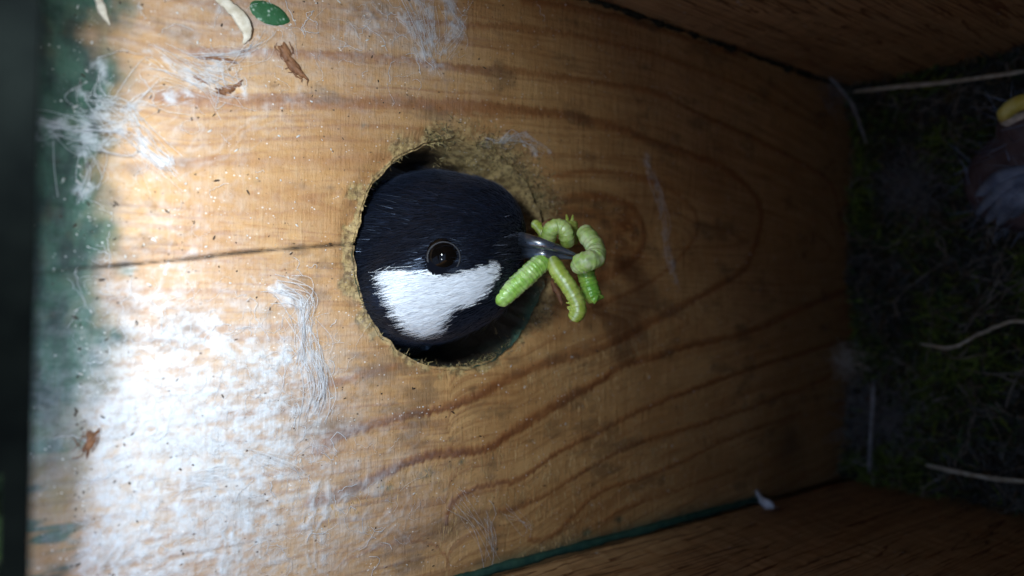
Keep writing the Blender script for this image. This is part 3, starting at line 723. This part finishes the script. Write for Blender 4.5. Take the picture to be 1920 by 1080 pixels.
# eye: dark glossy ball, thin grey ring of bare skin, lids
ec, en = hit(832, 483)
t = NT('eye_brown'); t.set(.03, .14, (.003, .0022, .0018)); M_EYE = t.m
er = 35 * K; en = _n(BACK * 1.0 + .1 * en); ecen = ec - en * (er * .78) + (UP * 3 - RIGHT * 2) * K
V, Fc = ball(ecen, er, AX, 40, 28); eye = mk('eye', V, Fc, M_EYE, bird)
rc_ = ec - BACK * er * .02
ringp = [rc_ + (RIGHT * math.cos(a) * .76 + UP * math.sin(a) * .73) * er for a in np.linspace(0, 2 * math.pi, 49)]
V, Fc = tube(ringp, .13 + .03 * np.sin(np.linspace(0, 2 * math.pi, 49) - 2.2), 8, caps=False); mk('eye_ring', V, Fc, mottled('eye_ring_skin', (.006, .006, .007), (.020, .020, .024), (3, 3, 3), .55, .4), eye)
# beak
t = NT('beak_horn'); f_ = t.noise((.5, .5, .5), 3); t.set(t.rng(t.noise((2, 2, 2), 4), .3, .7, .27, .36), 1.0, t.mix(t.rng(f_, .35, .65), (.020, .026, .038), (.05, .064, .088))); t.b.inputs['Coat Weight'].default_value = 1; t.b.inputs['Coat Roughness'].default_value = .2; t.b.inputs['Coat IOR'].default_value = 1.8; t.bump(t.noise((2.5, 2.5, 2.5), 3), .2, .04); M_BEAK = t.m
def mandible(pts, hh, ww, dz, name):
    q = spline([PD(x, y, DH - d_) for (x, y), d_ in zip(pts, [dz - 6.2, dz - 1.6, dz, dz, dz])], 26); s_ = np.linspace(0, 1, 26)
    hr = np.interp(s_, np.linspace(0, 1, len(hh)), hh) * K; wr = np.interp(s_, np.linspace(0, 1, len(ww)), ww) * K
    V = []; k = 20
    tg = np.gradient(q, axis=0); tg /= np.linalg.norm(tg, axis=1)[:, None]
    for i in range(26):
        y = np.cross(BACK, tg[i]); y = _n(y); 
        for j in range(k):
            a = 2 * math.pi * j / k; ca, sa = math.cos(a), math.sin(a)
            V.append(q[i] + BACK * wr[i] * np.sign(ca) * abs(ca) ** .85 + y * hr[i] * np.sign(sa) * abs(sa) ** .85)
    Fc = [(i * k + j, i * k + (j + 1) % k, (i + 1) * k + (j + 1) % k, (i + 1) * k + j) for i in range(25) for j in range(k)] + [tuple(range(k))[::-1], tuple(25 * k + j for j in range(k))]
    return mk(name, V, Fc, M_BEAK, bird)
mandible([(944, 447), (975, 449), (1010, 456), (1045, 466), (1086, 480)], [15, 13.5, 10.5, 7.2, 1.4], [22, 17, 12, 8, 2], 7.2, 'upper_mandible')
mandible([(946, 472), (985, 472), (1015, 476), (1045, 480), (1080, 485)], [13, 12, 10, 6.6, 1.4], [20, 15, 11, 7, 2], 6.8, 'lower_mandible')
# bristles round the beak base and a few loose cheek hairs
N = 330; px = 945 + 16 * rng.standard_normal(N); py = 464 + 26 * rng.standard_normal(N); rt_, nn_ = [], []
for a, b in zip(px, py):
    h = bvh.ray_cast(Vector(CAM), Vector(_n(ray(a, b))))
    if h[0] is not None and h[0][2] > -10: rt_.append(h[0]); nn_.append(h[1])
rt_ = np.array(rt_); nn_ = np.array(nn_); d = RIGHT[None] * .9 + nn_ * .5 + .28 * rng.standard_normal(rt_.shape); d /= np.linalg.norm(d, axis=1)[:, None]
V, Fc, idx = strands(rt_, d, np.cross(d, UP[None]), 0.7 + 1.2 * rng.random(len(rt_)), .03 + .03 * rng.random(len(rt_)), .1)
cc = np.where(rng.random((len(rt_), 1)) < .06, [[.10, .11, .14]], [[.008, .009, .012]])
mk('bristles', V, Fc, vcol('bristle', .85, .08), bird, cols=cc[idx], kind='stuff')

# ------------------------------------------------------------------ caterpillars
def cat_mat(name, c1, c2):
    t = NT(name); l_ = t.attr('stripe').outputs['Fac']; d_ = t.attr('back').outputs['Fac']
    b = t.mix(t.rng(t.noise((.9, .9, .9), 4), .35, .65), c1, c2)
    b = t.mix(t.math('MULTIPLY', d_, .6), b, tuple(q * .42 for q in c1)); b = t.mix(t.math('MULTIPLY', l_, .8), b, (.62, .72, .42))
    t.set(.2, .65, b); t.b.inputs['Subsurface Weight'].default_value = .45; t.b.inputs['Subsurface Radius'].default_value = (.6, 1, .3); t.b.inputs['Subsurface Scale'].default_value = .0009
    t.bump(t.noise((2.2, 2.2, 2.2), 5, .65), .5, .12); return t.m
M_C1 = cat_mat('caterpillar_bright_green', (.30, .56, .08), (.48, .68, .22))
M_C2 = cat_mat('caterpillar_olive_green', (.36, .46, .06), (.52, .60, .15))
M_C3 = cat_mat('caterpillar_pale_green', (.46, .64, .16), (.66, .76, .38))
M_C3B = cat_mat('caterpillar_mid_green', (.38, .54, .10), (.56, .66, .24))
M_C4 = cat_mat('caterpillar_lime_green', (.20, .48, .06), (.38, .58, .10))
M_HEADC = mottled('caterpillar_head', (.30, .40, .10), (.45, .52, .2), (2, 2, 2), .3, .5, .1, .05)
ZB = lambda z: .5 * z - 1.4          # how far in front of the head's middle, millimetres
def caterpillar(label, pts, rad, mat, segs=11, stripe=None, back=None, legs=None, prongs=None, head=None, r_end=(.55, .6)):
    q = np.array([PD(x, y, DH - ZB(z)) for x, y, z in pts]); n = 96; path = spline(q, n)
    o = thing('caterpillar', label, 'caterpillar', q[0], 'green caterpillars held in the beak')
    s_ = np.linspace(0, 1, n); r = rad * 1.12 * K * np.interp(s_, [0, .07, .16, .84, .94, 1], [r_end[0] * .9, r_end[0] * .5 + .5, 1, 1, r_end[1] * .5 + .5, r_end[1] * .9])
    r = r * (1 + .085 * np.abs(np.sin(math.pi * segs * s_)) ** .5 - .06 + .025 * np.sin(math.pi * segs * 4 * s_ + 1) + .05 * (fbm(s_ * 6 + rad, s_ * 0, 3) - .5))
    en_ = np.clip(np.minimum(s_, 1 - s_) / .07, 0, 1); r = r * np.sqrt(np.maximum(.012, 1 - (1 - en_) ** 2))
    k = 20
    V, Fc = tube(path, r, k, up=BACK)
    V = V + (V - np.repeat(path, k, 0)) * (.16 * (fbm(np.repeat(s_ * segs * 2.6, k) + rad, np.tile(np.arange(k) * .8, n), 3) - .5))[:, None]
    an = np.tile(np.arange(k) * 2 * math.pi / k, n)
    stp = np.zeros(n * k); bk = np.zeros(n * k)
    for a in (stripe or []): stp = np.maximum(stp, np.exp(-((np.angle(np.exp(1j * (an - a)))) / .13) ** 2))
    for a in (back or []): bk = np.maximum(bk, np.exp(-((np.angle(np.exp(1j * (an - a)))) / .20) ** 2))
    wv = np.repeat(.5 + .5 * np.cos(2 * math.pi * segs * s_), k); bk = bk * (.5 + .5 * wv)
    bk = np.maximum(bk, .5 * np.repeat(np.exp(-(np.abs(np.sin(math.pi * segs * s_)) / .10) ** 2), k) * .6)
    mk('body', V, Fc, mat, o, {'stripe': stp, 'back': bk})
    tg = np.gradient(path, axis=0); tg /= np.linalg.norm(tg, axis=1)[:, None]
    for (at, side, ln, lr) in (legs or []):
        i = int(at * (n - 1)); sd_ = _n(np.cross(BACK, tg[i])) * side; b0 = path[i] + sd_ * r[i] * .8 + BACK * r[i] * .15
        V, Fc = tube([b0, b0 + sd_ * ln * .5 + tg[i] * .05, b0 + sd_ * ln - tg[i] * .08], [lr, lr * .85, lr * .35], 7); mk('leg', V, Fc, mat, o)
    for (x0, y0, x1, y1, z, lr) in (prongs or []):
        V, Fc = tube([PD(x0, y0, DH - ZB(z)), PD((x0 + x1) / 2 + 1, (y0 + y1) / 2, DH - ZB(z)), PD(x1, y1, DH - ZB(z))], [lr, lr * .8, lr * .35], 8); mk('clasper', V, Fc, mat, o)
    if head is not None:
        V, Fc = ball(path[head] + tg[head] * (.2 if head else -.2), rad * K * .62, AX, 16, 10); mk('head', V, Fc, M_HEADC, o)
    return o
caterpillar('bright green caterpillar hanging nearest the white cheek', [(1026, 482, 15), (1008, 499, 17), (985, 520, 18), (961, 541, 18), (930, 570, 18)], 15.5, M_C1, 11, stripe=[.9, -1.3], back=[-.25], r_end=(.45, .75))
caterpillar('olive caterpillar with pale side line and leg stubs, middle of the hanging ones', [(1034, 482, 16), (1046, 508, 19), (1063, 532, 20), (1079, 560, 20), (1084, 582, 20), (1072, 601, 19)], 12.5, M_C2, 12, stripe=[.35], back=[-.9],
    legs=[(.62, -1, .45, .17), (.70, -1, .5, .18), (.78, -1, .5, .18), (.86, -1, .42, .16), (.30, -1, .3, .12), (.24, -1, .3, .12)], head=0, r_end=(.6, .7))
caterpillar('pale green caterpillar folded over the tip of the beak', [(1092, 428, 13), (1104, 446, 16), (1117, 466, 18), (1116, 484, 20), (1102, 489, 21), (1090, 494, 20), (1081, 505, 18)], 15, M_C3, 9, stripe=[.5], back=[-1.0], r_end=(.75, .7))
caterpillar('lime green caterpillar hanging beyond the beak tip with forked end', [(1101, 492, 14), (1098, 508, 15), (1103, 528, 15), (1109, 548, 15), (1118, 567, 15)], 14, M_C4, 8, back=[-1.2], prongs=[(1112, 556, 1132, 557, 17, .5), (1110, 566, 1122, 552, 19, .45)], r_end=(.8, .7))
caterpillar('curled green caterpillar looped above the beak', [(1034, 456, 9), (1029, 441, 11), (1035, 428, 12), (1047, 424, 12), (1059, 431, 12), (1063, 446, 11), (1066, 460, 9)], 12.5, M_C3B, 13, stripe=[-.8], back=[.5], r_end=(.7, .8))
caterpillar('short green caterpillar end with two prongs pointing up behind the beak', [(1069, 458, 5), (1071, 440, 6), (1069, 425, 6), (1067, 414, 6)], 13, M_C2, 5, prongs=[(1063, 418, 1062, 402, 7, .26), (1071, 418, 1074, 403, 7, .26)], back=[.2], r_end=(.8, .6))
caterpillar('thin green caterpillar squeezed at the base of the beak', [(998, 417, 6), (1008, 424, 7), (1016, 434, 8), (1022, 446, 8)], 8, M_C2, 7, stripe=[.3], r_end=(.4, .8))
def scrap(label, pts, wd, mat, name, cat):
    q = np.array([PD(x, y, DH - ZB(z)) for x, y, z in pts]); p = spline(q, 14)
    V, Fc = tube(p, wd * K * (1 + .5 * rng.random(14)) * np.interp(np.linspace(0, 1, 14), [0, .2, .8, 1], [.3, 1, 1, .3]), 7)
    return tag(mk(name, V, Fc, mat, origin=W(q[0])), label, cat)
scrap('brown bud scale caught above the beak beside the looped caterpillar', [(1018, 426, 9), (1027, 419, 10), (1036, 416, 9)], 5, M_BARK, 'bud_scale', 'bud scale')
scrap('brown fibre scrap hanging beside the olive caterpillar', [(1034, 524, 12), (1040, 540, 13), (1048, 552, 13), (1054, 572, 13)], 4, M_BARK, 'fibre_scrap', 'scrap')

# ------------------------------------------------------------------ the nest
nest = thing('moss_nest', 'dark green moss nest filling the bottom of the box', 'nest', (UBOT - 13, 0, 45))
vs = np.linspace(VB + .6, VT - .6, 150); ws = np.linspace(.6, WB - .5, 190)
Vg, Wg = np.meshgrid(vs, ws, indexing='ij')
def nest_u(v, w):
    cup = np.exp(-(((v - 2) / 22) ** 2 + ((w - 58) / 26) ** 2))
    return UN + 2.5 + 9 * cup - 7 * (fbm(v * .09 + 3, w * .09, 4, .6) - .5) - 2.5 * (fbm(v * .4, w * .4 + 8, 3) - .5) - 3.5 * np.exp(-(np.minimum(np.abs(v - VB), np.abs(v - VT)) / 6) ** 2) - 2.5 * np.exp(-(w / 7) ** 2)
Ug = nest_u(Vg, Wg)
nm = np.clip(fbm(Vg * .12, Wg * .12 + 4, 4, .6), 0, 1).ravel()
colr = np.where(nm[:, None] > .55, [[.03, .032, .02]], [[.02, .017, .012]])
mk('moss_bed', np.stack([Ug, Vg, Wg], -1).reshape(-1, 3), grid(150, 190)[:, ::-1].tolist(), M_MOSS, nest, cols=colr)
N = 26000; v_ = VB + 1 + (VT - VB - 2) * rng.random(N); w_ = 1 + 75 * rng.random(N) ** 1.2
rt = np.stack([nest_u(v_, w_), v_, w_], -1); d = rng.standard_normal((N, 3)) * [.5, 1, 1] + [-.55, 0, 0]; d /= np.linalg.norm(d, axis=1)[:, None]
nn_ = rng.standard_normal((N, 3)); nn_ -= d * (nn_ * d).sum(1)[:, None]; nn_ /= np.linalg.norm(nn_, axis=1)[:, None]
V, Fc, idx = strands(rt, d, nn_, 1.2 + 3.2 * rng.random(N), .25 + .5 * rng.random(N), .35)
kind = fbm(v_ * .13 + 5, w_ * .13, 3) + .12 * rng.standard_normal(N)
c = np.where(kind[:, None] > .58, [[.085, .11, .018]], np.where(kind[:, None] > .47, [[.035, .055, .02]], np.where(kind[:, None] > .36, [[.055, .04, .022]], [[.06, .058, .05]])))
c = c * (.7 + 1.5 * rng.random((N, 1)))
mk('moss_sprigs', V, Fc, M_MOSS, nest, cols=c[idx], kind='stuff')
pp = []
for k in range(420):
    v0, w0 = VB + 3 + (VT - VB - 6) * rng.random(), 1 + 70 * rng.random(); a = rng.random() * 6.28; l_ = 5 + 16 * rng.random(); pts = []
    for i in range(7):
        pts.append((nest_u(np.array(v0), np.array(w0)) - .6 - 1.8 * rng.random(), np.clip(v0, VB + .3, VT - .3), max(.4, w0))); a += .4 * rng.standard_normal(); v0 += math.cos(a) * l_ / 7; w0 += math.sin(a) * l_ / 7
    pp.append(tube(np.array(pts), .07 + .10 * rng.random(), 5))
V, Fc = merge(pp); mk('dry_fibres', V, Fc, mottled('nest_fibres', (.10, .075, .045), (.26, .23, .19), (.2, .2, .2), .8, .2), nest, kind='stuff')
# pale fluff and hair tufts worked into the nest
def tuft(label, px, py, u, R_, n, mat=M_GREY, cat='fluff', name='fluff_tuft', r=.03):
    n = int(n * 2.2)
    c = PU(px, py, u); parts = []
    for k in range(n):
        p = c + rng.standard_normal(3) * R_ * .45 * np.array([.6, 1, 1]); d = rng.standard_normal(3) * .7; pts = [p]
        for i in range(5): d = d + .6 * rng.standard_normal(3); pts.append(pts[-1] + _n(d) * R_ * .3)
        parts.append(tube(np.array(pts), r, 4, caps=False))
    V, Fc = merge(parts); o = mk(name, V, Fc, mat, origin=W(c)); return tag(o, label, cat, 'grey fluff tufts in the nest')
tuft('grey fluff tuft beside the nestling on the moss', 1712, 350, UN - 2, 5, 90)
tuft('pale grey fluff on the near side of the nest by the lower straw', 1655, 780, UN - 3, 5.5, 110)
tuft('small cream fluff clump where moss meets the front board', 1588, 680, UN - 5, 2.6, 70, M_PALE)
tuft('dusty fluff in the far top corner under the long straw', 1545, 180, UN - 8, 4, 70)
def straw(label, pts, r, mat=M_STRAW, flat=.6):
    q = np.array([PU(x, y, u) for x, y, u in pts]); p = spline(q, 20) if len(q) < 5 else np.stack([np.interp(np.linspace(0, len(q) - 1, 20), np.arange(len(q)), q[:, i]) for i in range(3)], -1) + .07 * rng.standard_normal((20, 3))
    V, Fc = tube(p, r * np.interp(np.linspace(0, 1, 20), [0, .1, .9, 1], [.4, 1, .9, .5]) * (1 + .08 * rng.standard_normal(20)), 8, flat=flat)
    return tag(mk('straw', V, Fc, mat, origin=W(q[0])), label, 'straw', 'straws lying on the moss nest')
straw('long pale straw reaching across the top corner of the nest', [(1600, 172, UN - 9), (1680, 163, UN - 9), (1790, 152, UN - 8), (1960, 128, UN - 8)], .42)
straw('bent whitish straw in the middle of the nest', [(1725, 645, UN - 6), (1782, 655, UN - 7), (1850, 620, UN - 8), (1895, 603, UN - 8), (1960, 600, UN - 8)], .34, M_STRAW)
straw('upright grey straw across the fluff near the bottom of the nest', [(1638, 715, UN - 8), (1636, 770, UN - 8), (1632, 830, UN - 7), (1630, 885, UN - 6)], .42, M_GREY)
straw('straw lying along the side board at the bottom corner', [(1735, 872, UN - 4), (1790, 884, UN - 5), (1860, 897, UN - 5), (1950, 905, UN - 6)], .42)
straw('thin brown straw sloping down the far wall of the nest', [(1535, 120, UN - 12), (1570, 160, UN - 10), (1600, 200, UN - 8), (1625, 270, UN - 5)], .3, M_GREY)
# white down feather stuck in the corner seam
fth = thing('down_feather', 'small white down feather stuck in the corner seam at the bottom', 'feather', P(1425, 930, 1))
q = spline([PV(1412, 908, VB + 1.2), PV(1420, 925, VB + 1.5), PV(1432, 942, VB + .9), PV(1450, 950, VB + .5)], 20)
V, Fc = tube(q, np.interp(np.linspace(0, 1, 20), [0, .5, .8, 1], [.25, .6, .9, .2]), 8, flat=.35); mk('vane', V, Fc, M_SILK, fth)
N = 160; i = rng.integers(0, 20, N); d = rng.standard_normal((N, 3)); d /= np.linalg.norm(d, axis=1)[:, None]
V, Fc, _ = strands(q[i], d, np.cross(d, [.3, .5, .8]), .5 + 1.0 * rng.random(N), np.full(N, .05), .2); mk('barbs', V, Fc, M_SILK, fth, kind='stuff')
# nestling at the edge of the picture
chick = thing('nestling', 'nestling with yellow gape and blue grey quills at the right edge', 'nestling', PU(1935, 300, UN - 2))
b0 = PU(1960, 330, UN - 5); hd = PU(1955, 235, UN - 9)
parts = [ball(b0, (7, 9, 11), None, 24, 16), ball(hd, (5, 5.5, 6), None, 24, 16), ball((b0 + hd) / 2, (4.5, 6, 6), None, 24, 16)]
V, Fc = merge(parts); tmp = mk('tmp', V, Fc, None, chick)
md = tmp.modifiers.new('r', 'REMESH'); md.mode = 'VOXEL'; md.voxel_size = .0006; ms = tmp.modifiers.new('s', 'SMOOTH'); ms.iterations = 8
dg = bpy.context.evaluated_depsgraph_get(); me = bpy.data.meshes.new_from_object(tmp.evaluated_get(dg)); bpy.data.objects.remove(tmp)
me.materials.clear(); me.materials.append(mottled('nestling_skin', (.07, .045, .045), (.13, .10, .10), (.3, .3, .3), .6, .3))
me.name = 'body'; o = bpy.data.objects.new('body', me); COL.objects.link(o); o.parent = chick
me.polygons.foreach_set('use_smooth', [True] * len(me.polygons))
M_GAPE = mottled('gape_yellow', (.62, .50, .05), (.75, .66, .2), (.5, .5, .5), .45, .4)
q = spline([PU(1878, 226, UN - 13), PU(1885, 212, UN - 14), PU(1905, 196, UN - 14), PU(1945, 184, UN - 14)], 18)
V, Fc = tube(q, np.interp(np.linspace(0, 1, 18), [0, .3, 1], [.4, 1.1, 1.3]), 10); mk('upper_gape', V, Fc, M_GAPE, chick)
q = spline([PU(1878, 230, UN - 12.5), PU(1892, 228, UN - 13), PU(1912, 222, UN - 13), PU(1945, 214, UN - 13)], 18)
V, Fc = tube(q, np.interp(np.linspace(0, 1, 18), [0, .3, 1], [.3, .8, 1.0]), 10); mk('lower_gape', V, Fc, M_PALE, chick)
M_QUILL = mottled('quill_blue_grey', (.10, .13, .19), (.24, .29, .36), (.4, .4, .4), .6, .3)
for k, (x0, y0, x1, y1) in enumerate([(1925, 320, 1822, 378), (1935, 330, 1832, 400), (1940, 345, 1850, 416), (1945, 355, 1872, 420), (1950, 360, 1892, 415)]):
    q = spline([PU(x0, y0, UN - 11), PU((x0 + x1) / 2, (y0 + y1) / 2 - 12, UN - 12), PU(x1, y1, UN - 7)], 12)
    V, Fc = tube(q, np.interp(np.linspace(0, 1, 12), [0, .5, 1], [1.1, 1.4, .5]), 8); mk('wing_quill', V, Fc, M_QUILL, chick)

N = 420; i = rng.integers(0, len(me.vertices), N); vv = np.array([me.vertices[int(k)].co[:] for k in i]) + root_loc(chick); nn_ = np.array([me.vertices[int(k)].normal[:] for k in i])
vv = np.stack([(ZH - vv[:, 2]) / S, vv[:, 0] / S, -vv[:, 1] / S], -1); nn_ = np.stack([-nn_[:, 2], nn_[:, 0], -nn_[:, 1]], -1)
d = nn_ * .6 + .7 * rng.standard_normal((N, 3)); d /= np.linalg.norm(d, axis=1)[:, None]; sd_ = np.cross(d, rng.standard_normal((N, 3))); sd_ /= np.linalg.norm(sd_, axis=1)[:, None]
V, Fc, _ = strands(vv, d, sd_, 2 + 4 * rng.random(N), .10 + .12 * rng.random(N), .3); mk('down', V, Fc, M_QUILL, chick, kind='stuff')

# ------------------------------------------------------------------ a leafy shrub outside, seen past the open corner of the lid
shrub = bpy.data.objects.new('shrub', None); COL.objects.link(shrub); SX, SY = -.35, .85
shrub.location = (SX, SY, 0); shrub['label'] = 'sunlit green shrub outside, past the gap at the lower left corner'; shrub['category'] = 'shrub'
def mk_world(name, V, Fc, mat, parent, cols=None, kind=None):
    V = np.asarray(V, float); box_ = np.stack([(ZH - V[:, 2]) / S, V[:, 0] / S, -V[:, 1] / S], -1); return mk(name, box_, Fc, mat, parent, cols=cols, kind=kind)
N = 14000; pz = rng.random(N); a = rng.random(N) * 6.28; rr = np.sqrt(rng.random(N)) * (.35 + .40 * np.sin(np.clip(pz, 0.05, 1) * 2.6))
p = np.stack([SX + rr * np.cos(a), SY + rr * np.sin(a), .25 + 2.1 * pz], -1)
d = rng.standard_normal((N, 3)) + [0, 0, .3]; d /= np.linalg.norm(d, axis=1)[:, None]; nn_ = rng.standard_normal((N, 3)); nn_ -= d * (nn_ * d).sum(1)[:, None]; nn_ /= np.linalg.norm(nn_, axis=1)[:, None]
V, Fc, idx = strands(p, d, nn_, .05 + .05 * rng.random(N), .03 + .02 * rng.random(N), .2, 3)
mk_world('leaves', V, Fc, vcol('shrub_leaf', .5, .4), shrub, cols=(np.array([.028, .065, .012]) * (.5 + .9 * rng.random((N, 1))))[idx], kind='stuff')
st = []
for k in range(9):
    a = k * .7; pts = [(SX, SY, 0), (SX + .1 * math.cos(a), SY + .1 * math.sin(a), .7), (SX + .3 * math.cos(a), SY + .3 * math.sin(a), 1.5 + .4 * rng.random())]
    st.append(tube(np.array(pts), [.022, .015, .006], 7, up=(1, 0, 0)))
V, Fc = merge(st); mk_world('stems', V, Fc, M_BARK, shrub, kind='stuff')
